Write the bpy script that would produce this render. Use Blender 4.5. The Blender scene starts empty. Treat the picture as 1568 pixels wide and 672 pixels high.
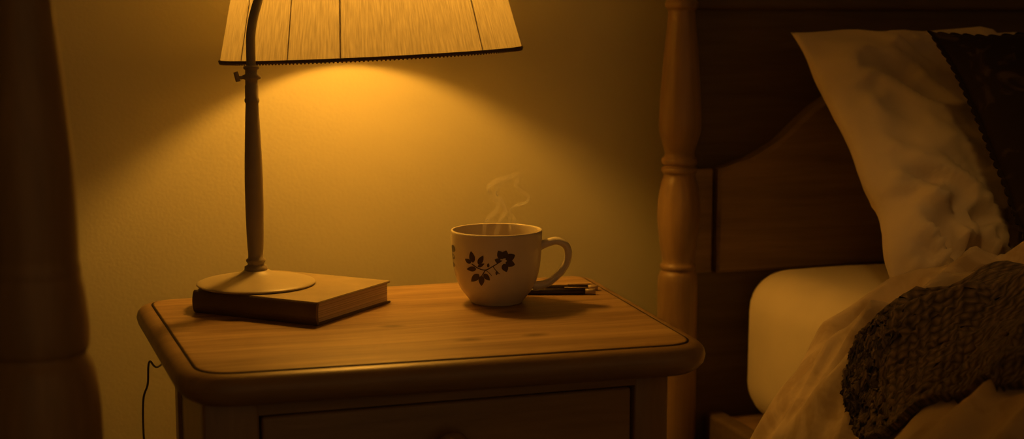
import bpy, bmesh, math, random
from math import sin, cos, pi, radians, sqrt, asin
from mathutils import Vector, Matrix, noise
random.seed(4)
S = bpy.context.scene
S.view_settings.view_transform = 'Standard'
S.view_settings.look = 'None'

# ------------------------------------------------------------------ helpers
def link(o):
    S.collection.objects.link(o); return o

def mesh_obj(name, verts, faces, mat=None, smooth=True):
    me = bpy.data.meshes.new(name)
    me.from_pydata([tuple(v) for v in verts], [], faces)
    me.update()
    if smooth:
        for p in me.polygons: p.use_smooth = True
    o = link(bpy.data.objects.new(name, me))
    if mat: me.materials.append(mat)
    return o

def group(name, loc, parts):
    e = link(bpy.data.objects.new(name, None))
    e.location = loc
    e.empty_display_size = 0.05
    inv = Matrix.Translation(Vector(loc)).inverted()
    for p in parts:
        p.parent = e
        p.matrix_parent_inverse = inv
    return e

def interp_profile(prof, step):
    """smooth (catmull) densify list of (r,z)"""
    out = []
    n = len(prof)
    for i in range(n-1):
        p0 = prof[max(i-1,0)]; p1 = prof[i]; p2 = prof[i+1]; p3 = prof[min(i+2,n-1)]
        for k in range(step):
            t = k/step
            o = []
            for a in (0,1):
                v = 0.5*((2*p1[a]) + (-p0[a]+p2[a])*t + (2*p0[a]-5*p1[a]+4*p2[a]-p3[a])*t*t + (-p0[a]+3*p1[a]-3*p2[a]+p3[a])*t**3)
                o.append(v)
            o[0] = max(o[0], 0.0)
            out.append(tuple(o))
    out.append(prof[-1])
    return out

def lathe(name, prof, loc, mat, seg=48, cap=True):
    verts, faces = [], []
    for (r,z) in prof:
        for i in range(seg):
            a = 2*pi*i/seg
            verts.append((loc[0]+r*cos(a), loc[1]+r*sin(a), loc[2]+z))
    for j in range(len(prof)-1):
        for i in range(seg):
            a = j*seg+i; b = j*seg+(i+1)%seg
            faces.append((a, b, b+seg, a+seg))
    if cap:
        faces.append(tuple(range(seg-1,-1,-1)))
        t = (len(prof)-1)*seg
        faces.append(tuple(range(t, t+seg)))
    o = mesh_obj(name, verts, faces, mat)
    return o

def box(name, lo, hi, mat, bev=0.0, seg=3):
    bm = bmesh.new()
    bmesh.ops.create_cube(bm, size=1)
    for v in bm.verts:
        v.co = Vector([(lo[i]+hi[i])/2 + v.co[i]*(hi[i]-lo[i]) for i in range(3)])
    if bev > 0:
        bmesh.ops.bevel(bm, geom=list(bm.edges), offset=bev, segments=seg, profile=0.5, affect='EDGES')
    me = bpy.data.meshes.new(name); bm.to_mesh(me); bm.free()
    if bev > 0:
        for p in me.polygons: p.use_smooth = True
    me.materials.append(mat)
    o = link(bpy.data.objects.new(name, me))
    if bev > 0:
        try:
            with bpy.context.temp_override(object=o, active_object=o, selected_objects=[o], selected_editable_objects=[o]):
                bpy.ops.object.shade_auto_smooth(angle=radians(40))
        except Exception:
            pass
    return o

def catmull(pts, n):
    pts = [Vector(p) for p in pts]
    out = []
    for i in range(len(pts)-1):
        p0 = pts[max(i-1,0)]; p1 = pts[i]; p2 = pts[i+1]; p3 = pts[min(i+2,len(pts)-1)]
        for k in range(n):
            t = k/n
            out.append(0.5*((2*p1)+(-p0+p2)*t+(2*p0-5*p1+4*p2-p3)*t*t+(-p0+3*p1-3*p2+p3)*t**3))
    out.append(pts[-1])
    return out

def tube(name, pts, rad, mat, seg=12, n=8, flat=None):
    P = catmull(pts, n)
    m = len(P)
    R = rad if callable(rad) else (lambda t: rad)
    verts, faces = [], []
    up = Vector((0,0,1))
    T0 = (P[1]-P[0]).normalized()
    if abs(T0.dot(up)) > 0.9: up = Vector((0,1,0))
    N = (up - T0*up.dot(T0)).normalized()
    for i,p in enumerate(P):
        T = (P[min(i+1,m-1)]-P[max(i-1,0)]).normalized()
        N = (N - T*N.dot(T)).normalized()
        B = T.cross(N)
        r = R(i/(m-1))
        for k in range(seg):
            a = 2*pi*k/seg
            fx = flat if flat else 1.0
            verts.append(p + N*(cos(a)*r) + B*(sin(a)*r*fx))
    for i in range(m-1):
        for k in range(seg):
            a = i*seg+k; b = i*seg+(k+1)%seg
            faces.append((a,b,b+seg,a+seg))
    faces.append(tuple(range(seg-1,-1,-1)))
    faces.append(tuple(range((m-1)*seg, m*seg)))
    return mesh_obj(name, verts, faces, mat)

def round_poly(corners, rads, seg=8):
    out = []
    n = len(corners)
    for i in range(n):
        p = Vector(corners[i]); a = Vector(corners[i-1]); b = Vector(corners[(i+1)%n])
        r = rads[i]
        da = (a-p).normalized(); db = (b-p).normalized()
        s = p+da*r; e = p+db*r
        for k in range(seg+1):
            t = k/seg
            out.append((s*(1-t)**2 + p*2*t*(1-t) + e*t*t))
    return out

def offset_poly(poly, d):
    n = len(poly); out = []
    for i in range(n):
        a = poly[i-1]; b = poly[(i+1)%n]
        t = (b-a).normalized()
        nrm = Vector((t.y, -t.x))
        out.append(poly[i] + nrm*d)
    return out

def stack(name, poly, layers, mat):
    verts, faces = [], []
    n = len(poly)
    for (d,z) in layers:
        for p in offset_poly(poly, d):
            verts.append((p.x, p.y, z))
    for j in range(len(layers)-1):
        for i in range(n):
            a = j*n+i; b = j*n+(i+1)%n
            faces.append((a,b,b+n,a+n))
    faces.append(tuple(range(n-1,-1,-1)))
    t = (len(layers)-1)*n
    faces.append(tuple(range(t,t+n)))
    o = mesh_obj(name, verts, faces, mat)
    o.data.polygons[len(faces)-1].use_smooth = False
    o.data.polygons[len(faces)-2].use_smooth = False
    return o

# ---------------------------------------------------------------- materials
def newmat(name):
    m = bpy.data.materials.new(name); m.use_nodes = True
    nt = m.node_tree
    b = nt.nodes['Principled BSDF']
    return m, nt, b

def plain(name, col, rough=0.6, var=0.12, nscale=30, bump=0.0, bscale=200, metallic=0.0, sheen=0.0, spec=0.5, stretch=(1,1,1), bdist=0.001):
    m, nt, b = newmat(name)
    L = nt.links
    tc = nt.nodes.new('ShaderNodeTexCoord')
    mp = nt.nodes.new('ShaderNodeMapping'); mp.inputs['Scale'].default_value = stretch
    L.new(tc.outputs['Object'], mp.inputs['Vector'])
    nz = nt.nodes.new('ShaderNodeTexNoise'); nz.inputs['Scale'].default_value = nscale; nz.inputs['Detail'].default_value = 5
    L.new(mp.outputs[0], nz.inputs['Vector'])
    cr = nt.nodes.new('ShaderNodeValToRGB')
    cr.color_ramp.elements[0].position = 0.3; cr.color_ramp.elements[1].position = 0.7
    cr.color_ramp.elements[0].color = tuple(c*(1-var) for c in col)+(1,)
    cr.color_ramp.elements[1].color = tuple(min(1,c*(1+var)) for c in col)+(1,)
    L.new(nz.outputs['Fac'], cr.inputs['Fac'])
    L.new(cr.outputs['Color'], b.inputs['Base Color'])
    b.inputs['Roughness'].default_value = rough
    b.inputs['Metallic'].default_value = metallic
    b.inputs['Specular IOR Level'].default_value = spec
    if sheen: b.inputs['Sheen Weight'].default_value = sheen
    if bump > 0:
        n2 = nt.nodes.new('ShaderNodeTexNoise'); n2.inputs['Scale'].default_value = bscale; n2.inputs['Detail'].default_value = 3
        L.new(mp.outputs[0], n2.inputs['Vector'])
        bp = nt.nodes.new('ShaderNodeBump'); bp.inputs['Strength'].default_value = bump; bp.inputs['Distance'].default_value = bdist
        L.new(n2.outputs['Fac'], bp.inputs['Height'])
        L.new(bp.outputs['Normal'], b.inputs['Normal'])
    return m

def wood(name, c1, c2, scale=(1.6,22,22), rough=0.4, knots=True, knot_scale=(5,9,9), spec=0.5):
    m, nt, b = newmat(name)
    L = nt.links; N = nt.nodes
    tc = N.new('ShaderNodeTexCoord')
    mp = N.new('ShaderNodeMapping'); mp.inputs['Scale'].default_value = scale
    L.new(tc.outputs['Object'], mp.inputs['Vector'])
    nz = N.new('ShaderNodeTexNoise'); nz.inputs['Scale'].default_value = 2.2; nz.inputs['Detail'].default_value = 8
    nz.inputs['Roughness'].default_value = 0.65; nz.inputs['Distortion'].default_value = 0.7
    L.new(mp.outputs[0], nz.inputs['Vector'])
    nf = N.new('ShaderNodeTexNoise'); nf.inputs['Scale'].default_value = 9; nf.inputs['Detail'].default_value = 4
    L.new(mp.outputs[0], nf.inputs['Vector'])
    mx = N.new('ShaderNodeMath'); mx.operation = 'MULTIPLY_ADD'; mx.inputs[1].default_value = 0.35
    L.new(nf.outputs['Fac'], mx.inputs[0]); L.new(nz.outputs['Fac'], mx.inputs[2])
    cr = N.new('ShaderNodeValToRGB')
    cr.color_ramp.elements[0].position = 0.48; cr.color_ramp.elements[1].position = 0.86
    cr.color_ramp.elements[0].color = c2+(1,); cr.color_ramp.elements[1].color = c1+(1,)
    L.new(mx.outputs[0], cr.inputs['Fac'])
    col = cr.outputs['Color']
    if knots:
        mk = N.new('ShaderNodeMapping'); mk.inputs['Scale'].default_value = knot_scale
        L.new(tc.outputs['Object'], mk.inputs['Vector'])
        vo = N.new('ShaderNodeTexVoronoi'); vo.voronoi_dimensions = '2D'; vo.inputs['Scale'].default_value = 1.0
        L.new(mk.outputs[0], vo.inputs['Vector'])
        kr = N.new('ShaderNodeValToRGB')
        kr.color_ramp.elements[0].position = 0.02; kr.color_ramp.elements[1].position = 0.085
        kr.color_ramp.elements[0].color = (0.28,0.22,0.16,1); kr.color_ramp.elements[1].color = (1,1,1,1)
        L.new(vo.outputs['Distance'], kr.inputs['Fac'])
        mm = N.new('ShaderNodeMix'); mm.data_type = 'RGBA'; mm.blend_type = 'MULTIPLY'; mm.inputs['Factor'].default_value = 0.75
        L.new(col, mm.inputs['A']); L.new(kr.outputs['Color'], mm.inputs['B'])
        col = mm.outputs['Result']
    L.new(col, b.inputs['Base Color'])
    b.inputs['Roughness'].default_value = rough
    b.inputs['Specular IOR Level'].default_value = spec
    bp = N.new('ShaderNodeBump'); bp.inputs['Strength'].default_value = 0.12; bp.inputs['Distance'].default_value = 0.0008
    L.new(mx.outputs[0], bp.inputs['Height']); L.new(bp.outputs['Normal'], b.inputs['Normal'])
    return m

M_wall = plain('wall_paint', (0.64,0.60,0.40), 0.75, 0.04, 6, bump=0.32, bscale=230, bdist=0.0012, spec=0.2)
M_ceil = plain('ceiling_paint', (0.7,0.62,0.5), 0.9, 0.03, 5)
M_floor = wood('floor_boards', (0.16,0.09,0.045), (0.08,0.045,0.02), rough=0.5, knots=False)
M_pine = wood('pine_top', (0.50,0.33,0.155), (0.24,0.14,0.065), scale=(1.4,20,20), rough=0.46, knot_scale=(5,9,1), spec=0.4)
M_pineb = wood('pine_body', (0.38,0.245,0.115), (0.24,0.15,0.068), scale=(1.6,16,16), rough=0.38, knots=False)
M_pinev = wood('pine_turned', (0.36,0.23,0.11), (0.23,0.14,0.06), scale=(16,16,1.4), rough=0.36, knots=False)
M_darkv = wood('dark_turned', (0.38,0.24,0.105), (0.25,0.155,0.065), scale=(16,16,1.4), rough=0.40, knots=False)
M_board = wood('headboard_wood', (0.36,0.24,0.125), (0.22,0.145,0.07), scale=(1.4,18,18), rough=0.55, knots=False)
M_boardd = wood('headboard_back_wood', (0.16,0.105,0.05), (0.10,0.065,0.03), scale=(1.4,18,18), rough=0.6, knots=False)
M_groove = plain('groove_dark', (0.03,0.016,0.007), 0.6)
M_metal = plain('lamp_painted_metal', (0.34,0.28,0.18), 0.42, 0.08, 40, spec=0.5)
M_base = plain('lamp_base_enamel', (0.46,0.39,0.25), 0.40, 0.05, 40, spec=0.5)
M_ceramic = plain('mug_ceramic', (0.78,0.71,0.57), 0.22, 0.03, 8, spec=0.5)
M_print = plain('mug_print', (0.06,0.04,0.022), 0.35, 0.2, 60)
M_tea = plain('tea', (0.09,0.035,0.012), 0.08, 0.05, 8)
M_cover = plain('book_cover', (0.38,0.30,0.17), 0.5, 0.12, 25, bump=0.15, bscale=500)
M_spine = plain('book_spine', (0.13,0.085,0.045), 0.38, 0.2, 25)
M_cord = plain('cord_rubber', (0.07,0.05,0.03), 0.6)
M_pen = plain('pen_dark', (0.04,0.028,0.02), 0.3)
M_pent = plain('pen_tip', (0.5,0.38,0.22), 0.35)
M_sheet = plain('sheet_cotton', (0.70,0.61,0.43), 0.85, 0.05, 10, bump=0.2, bscale=60, bdist=0.002, sheen=0.2)
M_pillow = plain('pillow_cotton', (0.72,0.60,0.44), 0.85, 0.06, 12, bump=0.3, bscale=50, bdist=0.003, sheen=0.2)

# book pages
M_pages, nt, b = newmat('book_pages')
tc = nt.nodes.new('ShaderNodeTexCoord'); mp = nt.nodes.new('ShaderNodeMapping'); mp.inputs['Scale'].default_value=(3,3,900)
nz = nt.nodes.new('ShaderNodeTexNoise'); nz.inputs['Scale'].default_value = 1
cr = nt.nodes.new('ShaderNodeValToRGB'); cr.color_ramp.elements[0].position=.35; cr.color_ramp.elements[1].position=.65
cr.color_ramp.elements[0].color=(0.50,0.40,0.26,1); cr.color_ramp.elements[1].color=(0.85,0.74,0.54,1)
nt.links.new(tc.outputs['Object'], mp.inputs['Vector']); nt.links.new(mp.outputs[0], nz.inputs['Vector'])
nt.links.new(nz.outputs['Fac'], cr.inputs['Fac']); nt.links.new(cr.outputs['Color'], b.inputs['Base Color'])
b.inputs['Roughness'].default_value = 0.85

# duvet
M_duvet, nt, b = newmat('duvet_cotton'); L=nt.links
tc = nt.nodes.new('ShaderNodeTexCoord')
n1 = nt.nodes.new('ShaderNodeTexNoise'); n1.inputs['Scale'].default_value = 16; n1.inputs['Detail'].default_value = 3; n1.inputs['Distortion'].default_value=1.5
cr = nt.nodes.new('ShaderNodeValToRGB'); cr.color_ramp.elements[0].position=.40; cr.color_ramp.elements[1].position=.58
cr.color_ramp.elements[0].color=(0.42,0.31,0.19,1); cr.color_ramp.elements[1].color=(0.56,0.44,0.29,1)
L.new(tc.outputs['Object'], n1.inputs['Vector']); L.new(n1.outputs['Fac'], cr.inputs['Fac']); L.new(cr.outputs['Color'], b.inputs['Base Color'])
b.inputs['Roughness'].default_value = 0.9; b.inputs['Sheen Weight'].default_value = 0.25
n2 = nt.nodes.new('ShaderNodeTexNoise'); n2.inputs['Scale'].default_value = 45
bp = nt.nodes.new('ShaderNodeBump'); bp.inputs['Strength'].default_value=.4; bp.inputs['Distance'].default_value=.004
L.new(tc.outputs['Object'], n2.inputs['Vector']); L.new(n2.outputs['Fac'], bp.inputs['Height']); L.new(bp.outputs['Normal'], b.inputs['Normal'])

# knitted throw: stitch lattice in the cloth's own UV (metres along / across)
M_throw, nt, b = newmat('knitted_wool'); L=nt.links
tc = nt.nodes.new('ShaderNodeTexCoord')
vo = nt.nodes.new('ShaderNodeTexVoronoi'); vo.voronoi_dimensions='2D'; vo.inputs['Scale'].default_value = 105; vo.inputs['Randomness'].default_value=.25
cr = nt.nodes.new('ShaderNodeValToRGB'); cr.color_ramp.elements[0].color=(0.22,0.145,0.085,1); cr.color_ramp.elements[1].color=(0.035,0.022,0.013,1); cr.color_ramp.elements[1].position=.6
L.new(tc.outputs['UV'], vo.inputs['Vector']); L.new(vo.outputs['Distance'], cr.inputs['Fac']); L.new(cr.outputs['Color'], b.inputs['Base Color'])
bp = nt.nodes.new('ShaderNodeBump'); bp.inputs['Strength'].default_value=.7; bp.inputs['Distance'].default_value=.004; bp.invert=True
L.new(vo.outputs['Distance'], bp.inputs['Height']); L.new(bp.outputs['Normal'], b.inputs['Normal'])
b.inputs['Roughness'].default_value = 0.95; b.inputs['Sheen Weight'].default_value=.15

# dark cushion
M_cush, nt, b = newmat('cushion_dark_floral'); L=nt.links
tc = nt.nodes.new('ShaderNodeTexCoord')
n1 = nt.nodes.new('ShaderNodeTexNoise'); n1.inputs['Scale'].default_value = 22; n1.inputs['Detail'].default_value=6; n1.inputs['Distortion'].default_value=2.0
cr = nt.nodes.new('ShaderNodeValToRGB'); cr.color_ramp.elements[0].position=.58; cr.color_ramp.elements[1].position=.70
cr.color_ramp.elements[0].color=(0.024,0.015,0.009,1); cr.color_ramp.elements[1].color=(0.07,0.045,0.024,1)
L.new(tc.outputs['Object'], n1.inputs['Vector']); L.new(n1.outputs['Fac'], cr.inputs['Fac']); L.new(cr.outputs['Color'], b.inputs['Base Color'])
b.inputs['Roughness'].default_value = 0.95; b.inputs['Specular IOR Level'].default_value=0.2

# lampshade fabric
M_shade = bpy.data.materials.new('lampshade_linen'); M_shade.use_nodes=True
nt = M_shade.node_tree; nt.nodes.clear(); L = nt.links
out = nt.nodes.new('ShaderNodeOutputMaterial')
uv = nt.nodes.new('ShaderNodeTexCoord'); mp = nt.nodes.new('ShaderNodeMapping'); mp.inputs['Scale'].default_value=(560,9,1)
nz = nt.nodes.new('ShaderNodeTexNoise'); nz.inputs['Scale'].default_value=1; nz.inputs['Detail'].default_value=5
L.new(uv.outputs['UV'], mp.inputs['Vector']); L.new(mp.outputs[0], nz.inputs['Vector'])
cr = nt.nodes.new('ShaderNodeValToRGB'); cr.color_ramp.elements[0].position=.3; cr.color_ramp.elements[1].position=.7
cr.color_ramp.elements[0].color=(0.46,0.41,0.28,1); cr.color_ramp.elements[1].color=(0.72,0.66,0.48,1)
L.new(nz.outputs['Fac'], cr.inputs['Fac'])
df = nt.nodes.new('ShaderNodeBsdfDiffuse'); tr = nt.nodes.new('ShaderNodeBsdfTranslucent')
L.new(cr.outputs['Color'], df.inputs['Color']); L.new(cr.outputs['Color'], tr.inputs['Color'])
mx = nt.nodes.new('ShaderNodeMixShader'); mx.inputs[0].default_value=0.32
L.new(df.outputs[0], mx.inputs[1]); L.new(tr.outputs[0], mx.inputs[2]); L.new(mx.outputs[0], out.inputs['Surface'])
M_trim = plain('lampshade_trim', (0.10,0.065,0.035), 0.8, 0.2, 200)
M_rib = plain('shade_rib_tape', (0.3,0.24,0.15), 0.8, 0.2, 200)

LIGHT = (1.0, 0.435, 0.05)
M_bulb = bpy.data.materials.new('bulb_glow'); M_bulb.use_nodes=True
nt = M_bulb.node_tree; nt.nodes.clear()
out = nt.nodes.new('ShaderNodeOutputMaterial'); em = nt.nodes.new('ShaderNodeEmission')
em.inputs['Color'].default_value = LIGHT+(1,); em.inputs['Strength'].default_value = 134
nt.links.new(em.outputs[0], out.inputs['Surface'])

# steam
M_steam = bpy.data.materials.new('steam_vapour'); M_steam.use_nodes=True
nt = M_steam.node_tree; nt.nodes.clear(); L=nt.links
out = nt.nodes.new('ShaderNodeOutputMaterial')
tc = nt.nodes.new('ShaderNodeTexCoord'); sx = nt.nodes.new('ShaderNodeSeparateXYZ'); L.new(tc.outputs['UV'], sx.inputs[0])
def mth(op,a,b_=None,c=None):
    n_=nt.nodes.new('ShaderNodeMath'); n_.operation=op
    for k,v in enumerate((a,b_,c)):
        if v is None: continue
        if isinstance(v,(int,float)): n_.inputs[k].default_value=v
        else: L.new(v,n_.inputs[k])
    return n_.outputs[0]
def bell(s,p):
    q=mth('MULTIPLY',s,mth('SUBTRACT',1.0,s)); q=mth('MULTIPLY',q,4.0); return mth('POWER',q,p)
al=mth('MULTIPLY',bell(sx.outputs['X'],1.5),bell(sx.outputs['Y'],0.4))
nz = nt.nodes.new('ShaderNodeTexNoise'); nz.inputs['Scale'].default_value=60; L.new(tc.outputs['Object'], nz.inputs['Vector'])
al=mth('MULTIPLY',al,mth('MULTIPLY',nz.outputs['Fac'],0.50))
tp = nt.nodes.new('ShaderNodeBsdfTransparent'); df = nt.nodes.new('ShaderNodeBsdfDiffuse'); tr = nt.nodes.new('ShaderNodeBsdfTranslucent'); ad=nt.nodes.new('ShaderNodeMixShader')
df.inputs['Color'].default_value=(.95,.95,.95,1); tr.inputs['Color'].default_value=(.95,.95,.95,1)
L.new(df.outputs[0],ad.inputs[1]); L.new(tr.outputs[0],ad.inputs[2])
mx = nt.nodes.new('ShaderNodeMixShader'); L.new(al,mx.inputs[0]); L.new(tp.outputs[0],mx.inputs[1]); L.new(ad.outputs[0],mx.inputs[2]); L.new(mx.outputs[0],out.inputs['Surface'])

# --------------------------------------------------------------- room shell
WY = 1.86
box('wall_back', (-1.7, WY, 0), (2.7, WY+0.1, 2.45), M_wall)
box('wall_left', (-1.8, -2.0, 0), (-1.7, WY+0.1, 2.45), M_wall)
box('wall_right', (2.7, -2.0, 0), (2.8, WY+0.1, 2.45), M_wall)
box('floor', (-1.8, -2.0, -0.1), (2.8, WY+0.1, 0), M_floor)
box('ceiling', (-1.8, -2.0, 2.45), (2.8, WY+0.1, 2.55), M_ceil)
box('baseboard_back', (-1.7, WY-0.018, 0), (0.74, WY, 0.10), M_pineb, 0.004)

# --------------------------------------------------------------- nightstand
TZ = 0.62
inner = round_poly([(0.109,1.240),(0.576,1.222),(0.602,1.612),(0.089,1.606)], [0.035,0.032,0.02,0.03], 8)
parts = []
slab = stack('top_slab', inner, [(-0.004,0.588),(0.004,0.590),(0.011,0.594),(0.016,0.600),(0.0175,0.606),(0.016,0.612),(0.012,0.6165),(0.006,0.6185),(0.0,0.6190)], M_pineb)
groove = stack('inlay_groove', inner, [(-0.002,0.6185),(0.0012,0.6185),(0.0012,0.6194),(-0.002,0.6194)], M_groove)
top = stack('top_panel', inner, [(-0.004,0.6190),(-0.0008,0.6190),(-0.0008,0.6197),(-0.0018,TZ),(-0.006,TZ)], M_pine)
parts += [slab, groove, top]
bx0,bx1,by0,by1 = 0.112,0.563,1.256,1.59
parts.append(box('side_panel_1', (bx0+0.004,by0+0.03,0.10), (bx0+0.018,by1-0.03,0.589), M_pineb))
parts.append(box('side_panel_2', (bx1-0.018,by0+0.03,0.10), (bx1-0.004,by1-0.03,0.589), M_pineb))
parts.append(box('back_panel', (bx0+0.03,by1-0.02,0.10), (bx1-0.03,by1-0.008,0.589), M_pineb))
parts.append(box('bottom_panel', (bx0+0.01,by0+0.01,0.10), (bx1-0.01,by1-0.01,0.12), M_pineb))
for i,(x,y) in enumerate([(bx0,by0),(bx1-0.036,by0),(bx0,by1-0.042),(bx1-0.036,by1-0.042)]):
    w_ = 0.050 if x<0.3 else 0.036
    parts.append(box('leg_%d'%(i+1), (x,y,0.0), (x+w_,y+0.042,0.589), M_pinev, 0.003))
parts.append(box('front_rail_top', (bx0+0.045,by0+0.001,0.574), (bx1-0.03,by0+0.03,0.589), M_pineb))
dz = [(0.42,0.5715),(0.27,0.41),(0.125,0.26)]
for i,(z0,z1) in enumerate(dz):
    parts.append(box('drawer_front_%d'%(i+1), (bx0+0.0525,by0+0.003,z0), (bx1-0.0385,by0+0.03,z1), M_pineb, 0.003))
    parts.append(box('rail_%d'%(i+1), (bx0+0.045,by0+0.012,z0-0.014), (bx1-0.03,by0+0.03,z0-0.002), M_pineb))
    kp = interp_profile([(0.007,0),(0.006,0.006),(0.010,0.012),(0.017,0.018),(0.017,0.024),(0.010,0.029),(0.001,0.030)],4)
    k = lathe('knob_%d'%(i+1), kp, (0,0,0), M_pinev, 32)
    k.rotation_euler = (radians(90),0,0)
    k.location = ((bx0+bx1)/2, by0+0.004, 0.531 if i==0 else (z0+z1)/2)
    parts.append(k)
group('nightstand', (0.34,1.42,0), parts)

# --------------------------------------------------------------------- book
def make_book():
    o = Vector((0.243,1.410)); u = Vector((-0.7141,0.70)); v = Vector((0.70,0.7141))
    Ls, W, H = 0.158, 0.142, 0.0245
    def rect(a0,a1,b0,b1,z0,z1,name,mat,bev=0.0008):
        bm = bmesh.new(); bmesh.ops.create_cube(bm,size=1)
        for q in bm.verts:
            a = a0+(q.co.x+.5)*(a1-a0); c = b0+(q.co.y+.5)*(b1-b0); z = z0+(q.co.z+.5)*(z1-z0)
            p = o+u*a+v*c
            q.co = (p.x,p.y,z)
        bmesh.ops.recalc_face_normals(bm, faces=bm.faces)
        bmesh.ops.bevel(bm, geom=list(bm.edges), offset=bev, segments=2, affect='EDGES')
        me = bpy.data.meshes.new(name); bm.to_mesh(me); bm.free(); me.materials.append(mat)
        return link(bpy.data.objects.new(name,me))
    z = TZ
    P = [rect(0,Ls,0,W,z,z+0.0022,'cover_bottom',M_spine),
         rect(0,Ls,0,W,z+H-0.0022,z+H,'cover_top',M_cover),
         rect(0.003,Ls-0.003,0.003,W-0.003,z+0.0020,z+H-0.0020,'page_block',M_pages,0.0004)]
    n=12; vs=[]; fs=[]
    for s in (0,Ls):
        for k in range(n+1):
            t = -pi/2+pi*k/n
            c = -0.0045*cos(t)+0.0015; zz = z+H/2+sin(t)*H/2
            p = o+u*s+v*c
            vs.append((p.x,p.y,zz))
        for k in range(n,-1,-1):
            t = -pi/2+pi*k/n
            c = -0.0025*cos(t)+0.0035; zz = z+H/2+sin(t)*(H/2-0.002)
            p = o+u*s+v*c
            vs.append((p.x,p.y,zz))
    m = 2*(n+1)
    for k in range(m): fs.append((k,(k+1)%m,m+(k+1)%m,m+k))
    fs.append(tuple(range(m-1,-1,-1))); fs.append(tuple(range(m,2*m)))
    P.append(mesh_obj('spine', vs, fs, M_spine, False))
    group('hardcover_book', (o.x,o.y,TZ), P)
make_book()
BZ = TZ+0.0245

# --------------------------------------------------------------- table lamp
LX,LY = 0.198,1.533
AX,AY,AZ = 0.357,1.662,0.889     # shade bottom centre
lp = []
base = interp_profile([(0.060,0),(0.0632,0.001),(0.0636,0.0025),(0.060,0.0042),(0.048,0.0068),(0.034,0.0095),(0.021,0.0125),(0.0135,0.016)],4)
lp.append(lathe('base_plate', base, (LX,LY,BZ), M_base, 64))
stem = [(0.0120,0.014),(0.0125,0.017),(0.0122,0.020),(0.0090,0.0215),(0.0088,0.0235),(0.0105,0.0255),(0.0105,0.0275),(0.0082,0.029),(0.0080,0.034),
        (0.0087,0.042),(0.0092,0.055),(0.0098,0.085),(0.0098,0.115),(0.0092,0.140),(0.0082,0.165),(0.0074,0.185),(0.0068,0.196),
        (0.0078,0.1975),(0.0080,0.200),(0.0072,0.202),(0.0072,0.2145),(0.0066,0.216),(0.0066,0.221),(0.0100,0.222),(0.0100,0.2255),(0.0066,0.227),(0.0064,0.2315),(0.0082,0.2325),(0.0082,0.235),(0.0052,0.2365)]
lp.append(lathe('stem', stem, (LX,LY,BZ), M_metal, 40))
lp.append(tube('thumb_screw', [(LX-0.006,LY-0.002,BZ+0.2235),(LX-0.0145,LY-0.004,BZ+0.2235)], 0.0018, M_metal, 10, 2))
lp.append(tube('thumb_screw_head', [(LX-0.0145,LY-0.004,BZ+0.2195),(LX-0.0155,LY-0.004,BZ+0.2240),(LX-0.0170,LY-0.0045,BZ+0.2295)], 0.0026, M_metal, 10, 4))
d = Vector((AX-LX,AY-LY,0)); D = d.length; d.normalize()
def gp(s,z): return (LX+d.x*s, LY+d.y*s, z)
neck = [gp(0,BZ+0.23),gp(0,0.900),gp(0.001,0.915),gp(0.0055,0.932),gp(0.0135,0.951),gp(0.026,0.985),gp(0.042,1.03),gp(0.062,1.085),gp(0.10,1.125),gp(0.15,1.13),gp(0.188,1.11),gp(D,1.085),gp(D,1.05)]
lp.append(tube('gooseneck', neck, 0.0050, M_metal, 16, 8))
RB, RT, SH = 0.177, 0.127, 0.20
tilt = Matrix.Translation((AX,AY,AZ)) @ Matrix.Rotation(radians(-2.7),4,'Y')
camdir = math.atan2(0-AY, 0-AX)
seg = 288
vs=[]; fs=[]; rows=12
for j in range(rows+1):
    t=j/rows; r=RB+(RT-RB)*t
    for i in range(seg):
        a=2*pi*i/seg
        rr = r + 0.0005*noise.noise(Vector((i*0.55,t*0.6,0)))*2
        vs.append(tilt@Vector((rr*cos(a),rr*sin(a),SH*t)))
for j in range(rows):
    for i in range(seg):
        a=j*seg+i; b_=j*seg+(i+1)%seg
        fs.append((a,b_,b_+seg,a+seg))
shade = mesh_obj('shade', vs, fs, M_shade)
uvl = shade.data.uv_layers.new(name='UVMap')
for p in shade.data.polygons:
    idx = p.index; j=idx//seg; i=idx%seg
    cs=[(i/seg,j/rows),((i+1)/seg,j/rows),((i+1)/seg,(j+1)/rows),(i/seg,(j+1)/rows)]
    for li,c in zip(p.loop_indices,cs): uvl.data[li].uv=c
lp.append(shade)
def ring(name, R, z, r, mat, n=96, k=8, m=tilt):
    vs=[];fs=[]
    for i in range(n):
        a=2*pi*i/n
        for q in range(k):
            b_=2*pi*q/k
            vs.append(m@Vector(((R+r*cos(b_))*cos(a),(R+r*cos(b_))*sin(a),z+r*sin(b_))))
    for i in range(n):
        for q in range(k):
            fs.append((i*k+q,((i+1)%n)*k+q,((i+1)%n)*k+(q+1)%k,i*k+(q+1)%k))
    return mesh_obj(name,vs,fs,mat)
lp.append(ring('trim_bottom', RB, 0.0008, 0.0019, M_trim))
lp.append(ring('trim_top', RT, SH, 0.0019, M_trim))
bm = bmesh.new()
nb=240
for i in range(nb):
    a=2*pi*i/nb
    c = tilt@Vector((RB*cos(a),RB*sin(a),-0.0013))
    bmesh.ops.create_icosphere(bm, subdivisions=1, radius=0.0013, matrix=Matrix.Translation(c))
me=bpy.data.meshes.new('bead_fringe'); bm.to_mesh(me); bm.free(); me.materials.append(M_trim)
lp.append(link(bpy.data.objects.new('bead_fringe',me)))
for n_,ang in enumerate([-31,-11,43.5,80,118,156,194,232,270,305]):
    a = camdir + radians(ang)
    p0 = tilt@Vector(((RB-0.0012)*cos(a),(RB-0.0012)*sin(a),0)); p1 = tilt@Vector(((RT-0.0012)*cos(a),(RT-0.0012)*sin(a),SH))
    lp.append(tube('rib_%d'%(n_+1),[p0,p1],0.0009,M_rib,6,2))
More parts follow.
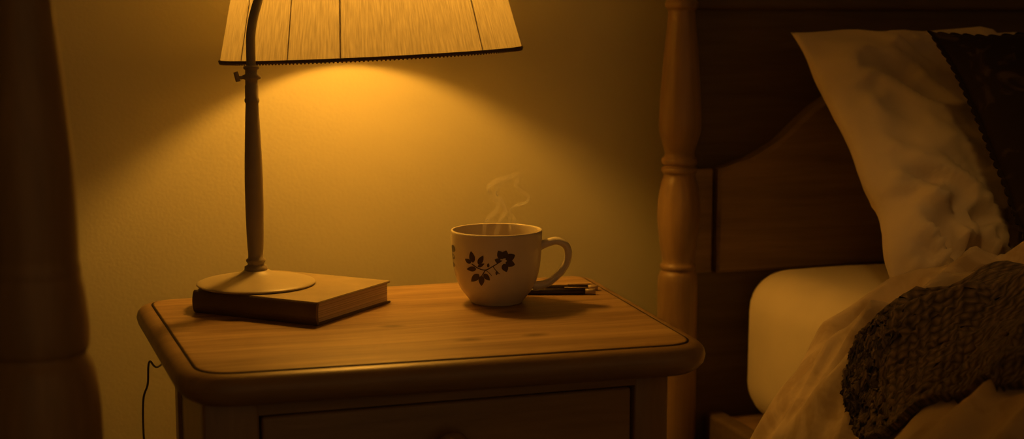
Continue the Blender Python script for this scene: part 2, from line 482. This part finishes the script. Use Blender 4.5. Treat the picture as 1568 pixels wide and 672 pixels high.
for n_ in range(3):
    a=camdir+2*pi*n_/3+0.5
    lp.append(tube('spider_%d'%(n_+1),[tilt@Vector((0,0,SH-0.01)),tilt@Vector((RT*cos(a),RT*sin(a),SH))],0.0012,M_metal,6,2))
lp.append(tube('socket',[tilt@Vector((0,0,0.205)),tilt@Vector((0,0,0.178))],0.014,M_metal,20,3))
bm=bmesh.new(); bmesh.ops.create_uvsphere(bm,u_segments=20,v_segments=12,radius=0.032,matrix=tilt@Matrix.Translation((0,0,0.147)))
me=bpy.data.meshes.new('bulb'); bm.to_mesh(me); bm.free(); me.materials.append(M_bulb)
for p in me.polygons: p.use_smooth=True
lp.append(link(bpy.data.objects.new('bulb',me)))
lp.append(tube('power_cord',[(LX-0.02,LY+0.055,BZ+0.003),(0.165,1.612,BZ-0.012),(0.150,1.640,0.612),(0.135,1.648,0.575),(0.098,1.605,0.545),(0.082,1.52,0.570),(0.076,1.455,0.562),(0.070,1.44,0.545),(0.070,1.44,0.48),(0.074,1.45,0.30),(0.06,1.55,0.05),(0.05,1.75,0.006)],0.0011,M_cord,8,8))
group('table_lamp',(LX,LY,BZ),lp)

# ---------------------------------------------------------------------- mug
MX,MY = 0.454,1.478
Rv = Vector((0.953,-0.304,0)); Fv = Vector((0.304,0.953,0))
outer = interp_profile([(0.0255,0.0),(0.028,0.0008),(0.0295,0.003),(0.0335,0.008),(0.0395,0.016),(0.0445,0.027),(0.0475,0.040),(0.0490,0.055),(0.0498,0.070),(0.0502,0.0795)],4)
inn = interp_profile([(0.0498,0.0812),(0.0485,0.0812),(0.0477,0.079),(0.0468,0.065),(0.0450,0.045),(0.040,0.024),(0.028,0.009),(0.0,0.006)],4)
def orad(z):
    for i in range(len(outer)-1):
        if outer[i][1] <= z <= outer[i+1][1]:
            t=(z-outer[i][1])/max(1e-9,outer[i+1][1]-outer[i][1]); return outer[i][0]*(1-t)+outer[i+1][0]*t
    return outer[-1][0]
mp_ = []
mp_.append(lathe('cup_body', outer+inn, (MX,MY,TZ), M_ceramic, 72))
mp_.append(lathe('tea_surface', [(0.0,0.0595),(0.0466,0.0598),(0.0466,0.0605),(0.0,0.0605)], (MX,MY,TZ), M_tea, 48, False))
hdir = Rv
def hp(r,z): return Vector((MX,MY,TZ))+hdir*r+Vector((0,0,z))
mp_.append(tube('handle',[hp(0.0475,0.063),hp(0.056,0.0665),hp(0.066,0.0685),(hp(0.0755,0.064)),hp(0.0790,0.054),hp(0.0765,0.043),hp(0.069,0.032),hp(0.058,0.023),hp(0.050,0.0195),hp(0.040,0.019)],
     lambda t: 0.0040+0.0012*abs(2*t-1)**2, M_ceramic, 16, 8, 1.35))
s_ = 0.000708
def surf(px,py,off=0.00025):
    dx=(px-757)*s_; z=(470-py)*s_*1.0
    z=max(0.004,min(0.078,z)); r=orad(z); a=asin(max(-.99,min(.99,dx/r)))
    r+=off
    return Vector((MX,MY,TZ+z))+Rv*(sin(a)*r)-Fv*(cos(a)*r)
dv=[];dfc=[]
def leaf(x,y,ang,ln,wd):
    n=8; st=len(dv); ca,sa=cos(radians(ang)),sin(radians(ang))
    for i in range(n+1):
        t=i/n; w=wd*sin(pi*t**0.8)**0.8 if 0<t<1 else 0.05
        for sgn in (-1,0,1):
            lx=t*ln; ly=sgn*w/2
            dv.append(surf(x+lx*ca-ly*sa, y-(lx*sa+ly*ca)))
    for i in range(n):
        for k in (0,1):
            a=st+i*3+k; dfc.append((a,a+1,a+4,a+3))
def stroke(pts,w=1.6):
    P=catmull([(p[0],p[1],0) for p in pts],6); st=len(dv)
    for i,p in enumerate(P):
        t=(P[min(i+1,len(P)-1)]-P[max(0,i-1)]).normalized(); nn=Vector((-t.y,t.x,0))*w/2
        dv.append(surf(p.x+nn.x,p.y+nn.y)); dv.append(surf(p.x-nn.x,p.y-nn.y))
    for i in range(len(P)-1):
        a=st+2*i; dfc.append((a,a+1,a+3,a+2))
stroke([(720,400),(730,406),(741,408),(752,402),(766,393)])
stroke([(741,408),(736,416),(733,422)]); stroke([(752,402),(757,409),(762,414)],1.3); stroke([(741,408),(748,414),(750,417)],1.0)
for a in [(722,398,100,18,9),(730,400,62,16,8),(719,399,150,11,7),(727,407,188,15,8),(731,415,228,18,10),(735,417,268,17,9),(738,414,312,14,8),(729,404,30,12,5),
          (767,391,118,15,11),(768,390,72,13,11),(771,392,25,16,12),(771,396,-18,15,11),(768,398,-70,14,10),(764,395,160,10,8),(758,409,265,7,4),(745,404,90,7,4),
          (689,388,80,12,9),(690,400,100,11,9),(690,404,270,9,8)]:
    leaf(*a)
mp_.append(mesh_obj('floral_print',dv,dfc,M_print))
group('coffee_mug',(MX,MY,TZ),mp_)

# steam wisps
def sp(dx,dz,dy=0): return Vector((MX,MY,TZ+0.081))+Rv*(dx/1000)+Fv*(dy/1000)+Vector((0,0,dz/1000))
def ribbon(name,pts,width,tw=0.0,n=12,k=6):
    P=catmull(pts,n); m=len(P); vs=[];fs=[];uvs=[]
    for i,p in enumerate(P):
        T=(P[min(i+1,m-1)]-P[max(i-1,0)]).normalized(); t=i/(m-1)
        side=T.cross(Vector((0.2,-0.9,0.1))+Vector((sin(tw*t*6),0,cos(tw*t*5)))*0.35).normalized()
        w_=width(t)
        for q in range(k+1):
            s=q/k
            vs.append(p+side*(s-0.5)*w_); uvs.append((s,t))
    for i in range(m-1):
        for q in range(k):
            a=i*(k+1)+q; fs.append((a,a+1,a+k+2,a+k+1))
    o=mesh_obj(name,vs,fs,M_steam)
    ul=o.data.uv_layers.new(name='UVMap')
    for p in o.data.polygons:
        for li,vi in zip(p.loop_indices,p.vertices): ul.data[li].uv=uvs[vi]
    return o
w=[]
w.append(ribbon('wisp_1',[sp(-14,-8),sp(-13,4),sp(-9,12,2),sp(-1,20,3),sp(1,29,1),sp(-6,37,-2),sp(-9,46,0),sp(-1,53,4),sp(12,57,6),sp(24,61,3),sp(29,58,2)],lambda t:0.0065+0.004*sin(pi*t),0.6))
w.append(ribbon('wisp_2',[sp(29,62,3),sp(24,56,-2),sp(21,49,-3),sp(29,41,0),sp(35,35,2),sp(31,29,3),sp(20,26,2),sp(15,20,0),sp(20,10,0),sp(18,-6,0)],lambda t:0.0065+0.002*sin(6*t),0.9))
w.append(ribbon('wisp_3',[sp(-2,-8),sp(4,10,-2),sp(9,20,-3),sp(6,30,-1),sp(0,40,0),sp(5,50,2),sp(18,56,2)],lambda t:0.009,1.2))
w.append(ribbon('wisp_4',[sp(3,36,2),sp(8,25,2),sp(14,13,1),sp(15,-6,0)],lambda t:0.008,0.5))
group('steam',(MX,MY,TZ+0.083),w)

# --------------------------------------------------------------------- pens
def pen(name,a,b,r):
    a=Vector(a);b=Vector(b);u=(b-a)
    P=[tube('barrel',[a+u*0.12,a+u*0.9],r,M_pen,14,2),
       tube('tip',[a,a+u*0.06,a+u*0.12],lambda t:r*(0.15+0.85*t),M_pent,14,3),
       tube('cap_end',[a+u*0.9,b],r*0.96,M_pent,14,2),
       tube('clip',[a+u*0.70+Vector((0,0,r*1.25)),a+u*0.93+Vector((0,0,r*1.25))],0.0007,M_pent,8,2)]
    group(name,tuple(a),P)
pen('pen',(0.462,1.520,TZ+0.0036),(0.574,1.487,TZ+0.0036),0.0036)
pen('pen.001',(0.474,1.542,TZ+0.0034),(0.586,1.510,TZ+0.0034),0.0034)

# ---------------------------------------------------------------- left post
pf = [(0.040,0.0),(0.040,0.08),(0.034,0.10),(0.040,0.13),(0.044,0.30),(0.043,0.50),(0.0425,0.60),(0.0422,0.640),(0.0405,0.664),(0.0375,0.679),(0.0330,0.688),(0.0350,0.692),(0.0358,0.700),(0.0356,0.712),
      (0.0335,0.735),(0.0318,0.744),(0.0318,0.750),(0.0306,0.757),(0.0308,0.766),(0.0306,0.790),(0.0298,0.825),(0.0262,0.871),(0.0222,0.915),(0.0202,0.940),(0.0215,0.96),(0.026,0.972),(0.021,0.985),(0.03,1.02),(0.032,1.06),(0.015,1.10),(0.022,1.12),(0.022,1.14),(0.002,1.16)]
lathe('bedpost', interp_profile(pf,5), (-0.020,1.056,0), M_darkv, 56)

# ---------------------------------------------------------------------- bed
bed=[]
PX,PY=0.793,1.745
rp = [(0.026,0.0),(0.026,0.06),(0.021,0.08),(0.027,0.10),(0.027,0.30),(0.0272,0.50),(0.0270,0.560),(0.0268,0.583),(0.0245,0.592),(0.0222,0.595),(0.0242,0.598),(0.0242,0.602),(0.0220,0.605),(0.0218,0.612),(0.0255,0.635),(0.0285,0.665),(0.0280,0.690),(0.0245,0.712),(0.0215,0.722),
      (0.0212,0.726),(0.0240,0.729),(0.0240,0.734),(0.0210,0.737),(0.0238,0.740),(0.0238,0.746),(0.0205,0.750),(0.0200,0.756),(0.0235,0.768),(0.0280,0.785),(0.0278,0.810),(0.0255,0.850),(0.0225,0.890),(0.0190,0.925),(0.0178,0.940),(0.0185,0.944),(0.0215,0.947),(0.0220,0.953),(0.0195,0.957),(0.0210,0.965),(0.028,1.0),(0.028,1.03),(0.015,1.06),(0.020,1.08),(0.02,1.10),(0.002,1.115)]
bed.append(lathe('post_1', interp_profile(rp,4), (PX,PY,0), M_pinev, 48))
bed.append(lathe('post_2', interp_profile(rp,4), (PX+1.20,PY,0), M_pinev, 48))
x0,x1 = PX+0.015, PX+1.185
bed.append(box('head_back_board',(x0,1.765,0.25),(x1,1.782,0.945),M_boardd))  # dark-stained board put in so the area above the panel reads dark
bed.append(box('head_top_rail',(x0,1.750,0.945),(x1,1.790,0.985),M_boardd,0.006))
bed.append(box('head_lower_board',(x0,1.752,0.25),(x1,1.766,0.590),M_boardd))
bed.append(box('head_stile_1',(x0,1.750,0.588),(0.846,1.766,0.731),M_board,0.002))
pts=[(0.850,0.588),(0.850,0.731),(0.862,0.733),(0.876,0.738),(0.897,0.744),(0.917,0.753),(0.938,0.765),(0.956,0.780),(0.975,0.797),(0.992,0.811),(1.03,0.835),(1.08,0.858),(1.15,0.880),(1.25,0.897),(1.393,0.905)]
full = pts + [(2*1.393-x,z) for x,z in reversed(pts[:-1])]
vs=[];fs=[]
n=len(full)
for y,ins in ((1.768,0),(1.744,0),(1.740,0.004)):
    for (x,z) in full:
        cx=1.393; 
        vs.append((x+(ins if x<cx else -ins), y, z-(ins if z>0.6 else -ins)))
for j in range(2):
    for i in range(n):
        a=j*n+i; b_=j*n+(i+1)%n; fs.append((a,a+n,b_+n,b_))
fs.append(tuple(range(2*n,3*n))); fs.append(tuple(range(n-1,-1,-1)))
bed.append(mesh_obj('head_panel',vs,fs,M_board,False))
bed.append(box('side_rail_1',(0.835,-0.25,0.24),(0.862,1.745,0.395),M_boardd,0.005))
bed.append(box('side_rail_2',(1.925,-0.25,0.24),(1.952,1.745,0.395),M_boardd,0.005))
bed.append(box('slat_base',(0.862,-0.25,0.37),(1.925,1.74,0.385),M_pineb))
bed.append(box('foot_board',(0.81,-0.285,0.2),(1.98,-0.255,0.60),M_board,0.006))
bed.append(lathe('post_3', [(0.026,0),(0.026,0.7),(0.02,0.72),(0.028,0.76),(0.002,0.79)], (PX,-0.27,0), M_pinev, 32))
bed.append(lathe('post_4', [(0.026,0),(0.026,0.7),(0.02,0.72),(0.028,0.76),(0.002,0.79)], (PX+1.2,-0.27,0), M_pinev, 32))

bm=bmesh.new(); bmesh.ops.create_cube(bm,size=1)
lo=(0.872,-0.24,0.388); hi=(1.918,1.728,0.600)
for v in bm.verts: v.co=Vector([(lo[i]+hi[i])/2+v.co[i]*(hi[i]-lo[i]) for i in range(3)])
bmesh.ops.bevel(bm,geom=list(bm.edges),offset=0.055,segments=8,profile=0.5,affect='EDGES')
bmesh.ops.subdivide_edges(bm,edges=[e for e in bm.edges if e.calc_length()>0.3],cuts=30,use_grid_fill=True)
for v in bm.verts:
    nn=noise.noise(Vector((v.co.x*5,v.co.y*4,v.co.z*9)))
    v.co.z += 0.004*nn
    if v.co.x<0.95: v.co.x += 0.006*noise.noise(Vector((v.co.y*7,v.co.z*10,3)))
me=bpy.data.meshes.new('mattress'); bm.to_mesh(me); bm.free(); me.materials.append(M_sheet)
for p in me.polygons: p.use_smooth=True
bed.append(link(bpy.data.objects.new('mattress',me)))
group('bed',(1.39,0.75,0),bed)

def ridged(x,y,z=0.0):
    return 1-abs(noise.noise(Vector((x,y,z))))*2

def make_pillow(name, origin, U, V, a, b_, T, mat, pinch=0.06, wr=0.006, seed=0.0, flange=0.0, n=110):
    U=Vector(U).normalized(); V=Vector(V).normalized(); W=U.cross(V).normalized()
    O=Vector(origin)
    vs=[];fs=[]
    def pos(i,j,side):
        u=-1+2*i/n; v=-1+2*j/n
        x=a*u*(1-pinch*(1-v*v)); y=b_*v*(1-pinch*(1-u*u))
        th=T*max(0,(1-abs(u)**2.6))**0.6*max(0,(1-abs(v)**2.6))**0.6
        e = max(abs(u),abs(v))
        wx = x+0.03*noise.noise(Vector((x*9,y*9,seed))); wy=y+0.03*noise.noise(Vector((x*9,y*9,seed+5)))
        q=Vector((wx*8+seed,wy*5,side*3+seed))
        c1 = 0.35-abs(noise.noise(q))
        c2 = 0.30-abs(noise.noise(Vector((wx*19+wy*9,wy*13,seed+side))))
        c3 = 0.30-abs(noise.noise(Vector((wx*34,wy*30+wx*10,seed+side))))
        cz = max(0,1-sqrt((u+0.8)**2+(v+0.8)**2)/0.7)
        g = wr*(c1*1.2+c2*0.9+c3*(0.3+1.4*cz))*min(1,(1-e)*8)*(1+0.8*cz)
        w=side*(th+g)
        edge = (0.006+0.008*cz)*noise.noise(Vector((x*14+seed,y*14,9)))*(e**6)
        return O+U*(x+edge)+V*(y+edge)+W*(w + 0.018*noise.noise(Vector((x*5+seed,y*5,5))))
    idx={}
    for side in (1,-1):
        for i in range(n+1):
            for j in range(n+1):
                bd = i in (0,n) or j in (0,n)
                if bd and side==-1:
                    idx[(side,i,j)]=idx[(1,i,j)]; continue
                idx[(side,i,j)]=len(vs); vs.append(pos(i,j,side))
    for side in (1,-1):
        for i in range(n):
            for j in range(n):
                f=(idx[(side,i,j)],idx[(side,i+1,j)],idx[(side,i+1,j+1)],idx[(side,i,j+1)])
                fs.append(f if side==1 else f[::-1])
    parts=[mesh_obj('pillow_body' if not flange else 'cushion_body',vs,fs,mat)]
    if flange:
        N4=[(i,0) for i in range(n)]+[(n,j) for j in range(n)]+[(i,n) for i in range(n,0,-1)]+[(0,j) for j in range(n,0,-1)]
        pv=[];pf_=[]
        for k,(i,j) in enumerate(N4):
            p=pos(i,j,1); outd=(p-O); outd=(U*outd.dot(U)/a*1.0+V*outd.dot(V)/b_).normalized()
            sc=flange*(0.35+0.65*abs(sin(k*pi/4.0)))
            pv.append(p-outd*0.003+W*0.001); pv.append(p+outd*sc+W*0.001)
            pv.append(p-outd*0.003-W*0.001); pv.append(p+outd*sc-W*0.001)
        m=len(N4)
        for k in range(m):
            a0=4*k; b0=4*((k+1)%m)
            pf_+= [(a0,a0+1,b0+1,b0),(a0+2,b0+2,b0+3,a0+3),(a0+1,a0+3,b0+3,b0+1)]
        parts.append(mesh_obj('scalloped_trim',pv,pf_,mat,False))
    group(name,tuple(O),parts)

bot=Vector((0,1.400,0.610)); topv=Vector((0,1.655,0.915))
V=(topv-bot); hb=V.length/2
make_pillow('pillow', (0.908+0.345,(bot.y+topv.y)/2,(bot.z+topv.z)/2), (1,0,0), V, 0.345, hb+0.002, 0.062, M_pillow, pinch=0.05, wr=0.026, seed=2.3)
bot=Vector((0,1.262,0.665)); topv=Vector((0,1.470,0.914))
V=(topv-bot); hb=V.length/2
make_pillow('cushion', (0.992+0.24,(bot.y+topv.y)/2,(bot.z+topv.z)/2), (1,0,0), V, 0.24, hb, 0.050, M_cush, pinch=0.05, wr=0.008, seed=7.1, flange=0.006)

# --------------------------------------------------------- duvet and throw
prof=[(0.54,0.22),(0.60,0.31),(0.645,0.40),(0.69,0.485),(0.737,0.560),(0.788,0.612),(0.84,0.640),(0.90,0.655),(1.0,0.668),(1.2,0.680),(1.6,0.685),(2.0,0.68)]
def pz(x):
    if x<=prof[0][0]: return prof[0][1]
    for i in range(len(prof)-1):
        if x<=prof[i+1][0]:
            t=(x-prof[i][0])/(prof[i+1][0]-prof[i][0])
            return prof[i][1]*(1-t)+prof[i+1][1]*t
    return prof[-1][1]
bb=[(0.54,1.24),(0.60,1.28),(0.68,1.34),(0.79,1.372),(0.87,1.368),(0.95,1.350),(1.05,1.33),(1.2,1.30),(2.0,1.28)]
def yb(x):
    if x<=bb[0][0]: return bb[0][1]
    for i in range(len(bb)-1):
        if x<=bb[i+1][0]:
            t=(x-bb[i][0])/(bb[i+1][0]-bb[i][0]); return bb[i][1]*(1-t)+bb[i+1][1]*t
    return bb[-1][1]
def dz_(x,y):
    z=(pz(x-0.012)+pz(x)+pz(x+0.012))/3
    dd=(yb(x)-y)
    t=max(0,min(1,dd/0.06))
    z-=0.045*(1-sqrt(max(0,1-(1-t)**2)))
    k=min(1,dd/0.03+0.3)
    w1=0.03*noise.noise(Vector((x*6,y*6,8)))
    f = 0.032*ridged((x+w1)*3.0+0.5*y, (y+w1)*10+x*5.0, 1.7) + 0.018*noise.noise(Vector((x*9,y*9,2.2))) + 0.018*ridged(x*9,(y+w1)*22,4)
    return z+(f-0.024)*k
NX,NY=190,190
vs=[];fs=[]
for i in range(NX+1):
    x=0.575+ (1.90-0.575)*(i/NX)**1.6
    for j in range(NY+1):
        y=yb(x)-(yb(x)-0.1)*(j/NY)**1.5
        vs.append((x+0.014*noise.noise(Vector((x*6,y*8,3))),y,dz_(x,y)))
for i in range(NX):
    for j in range(NY):
        a=i*(NY+1)+j; fs.append((a,a+1,a+NY+2,a+NY+1))
du=mesh_obj('duvet',vs,fs,M_duvet)
md=du.modifiers.new('s','SOLIDIFY'); md.thickness=0.022; md.offset=-1
up=[(0.742,1.225),(0.780,1.236),(0.82,1.238),(0.95,1.210),(1.15,1.16),(1.5,1.08),(1.85,1.02)]
lw=[(0.738,1.215),(0.732,1.17),(0.738,1.110),(0.764,1.050),(0.82,0.980),(1.2,0.84),(1.85,0.66)]
upc=catmull([(a,b_,0) for a,b_ in up],16); lwc=catmull([(a,b_,0) for a,b_ in lw],16)
vs=[];fs=[];K=60;uvs=[]
ulen=0.0
for i in range(len(upc)):
    if i: ulen += (((upc[i]+lwc[i])-(upc[i-1]+lwc[i-1]))*0.5).length
    prev=None; vl=0.0
    for k in range(K+1):
        t=k/K
        p=upc[i]*(1-t)+lwc[i]*t
        jag = 0.005*noise.noise(Vector((i*0.9,k*0.9,1)))
        x=p.x+jag; y=p.y+0.006*noise.noise(Vector((i*1.3,k*1.1,6)))
        z=dz_(x,y)
        vs.append((x,y,z+0.009+0.0015*noise.noise(Vector((x*60,y*60,0)))))
        q=Vector((p.x,p.y,z))
        if prev is not None: vl+=(q-prev).length
        prev=q
        uvs.append((ulen,vl))
for i in range(len(upc)-1):
    for k in range(K):
        a=i*(K+1)+k; fs.append((a,a+1,a+K+2,a+K+1))
th=mesh_obj('knitted_throw',vs,fs,M_throw)
ul=th.data.uv_layers.new(name='UVMap')
for p in th.data.polygons:
    for li,vi in zip(p.loop_indices,p.vertices): ul.data[li].uv=uvs[vi]
md=th.modifiers.new('s','SOLIDIFY'); md.thickness=0.008; md.offset=0

# ----------------------------------------- added fill spot, brightens pillow and sheet, no real lamp
ld=bpy.data.lights.new('bed_fill_spot','SPOT'); lo_=link(bpy.data.objects.new('bed_fill_spot',ld))
ld.energy=13; ld.color=(1.0,0.47,0.09); ld.spot_size=radians(20); ld.spot_blend=1.0; ld.shadow_soft_size=0.06
lo_.location=(0.15,0.75,2.25)
tgt=Vector((0.95,1.39,0.58)); lo_.rotation_euler=(tgt-Vector(lo_.location)).to_track_quat('-Z','Y').to_euler()

# -------------------------------------------------------------------- world
w_=bpy.data.worlds.new('night'); S.world=w_; w_.use_nodes=True
bg=w_.node_tree.nodes['Background']; bg.inputs['Color'].default_value=(1.0,0.52,0.18,1); bg.inputs['Strength'].default_value=0.14

# ------------------------------------------------------------------- camera
cd=bpy.data.cameras.new('camera'); cam=link(bpy.data.objects.new('camera',cd))
cd.lens=50; cd.sensor_width=36
cam.location=(0,0,0.92); cam.rotation_euler=(radians(90-7.66),0,radians(-17.7))
cd.dof.use_dof=True; cd.dof.focus_distance=1.52; cd.dof.aperture_fstop=4.5
S.camera=cam
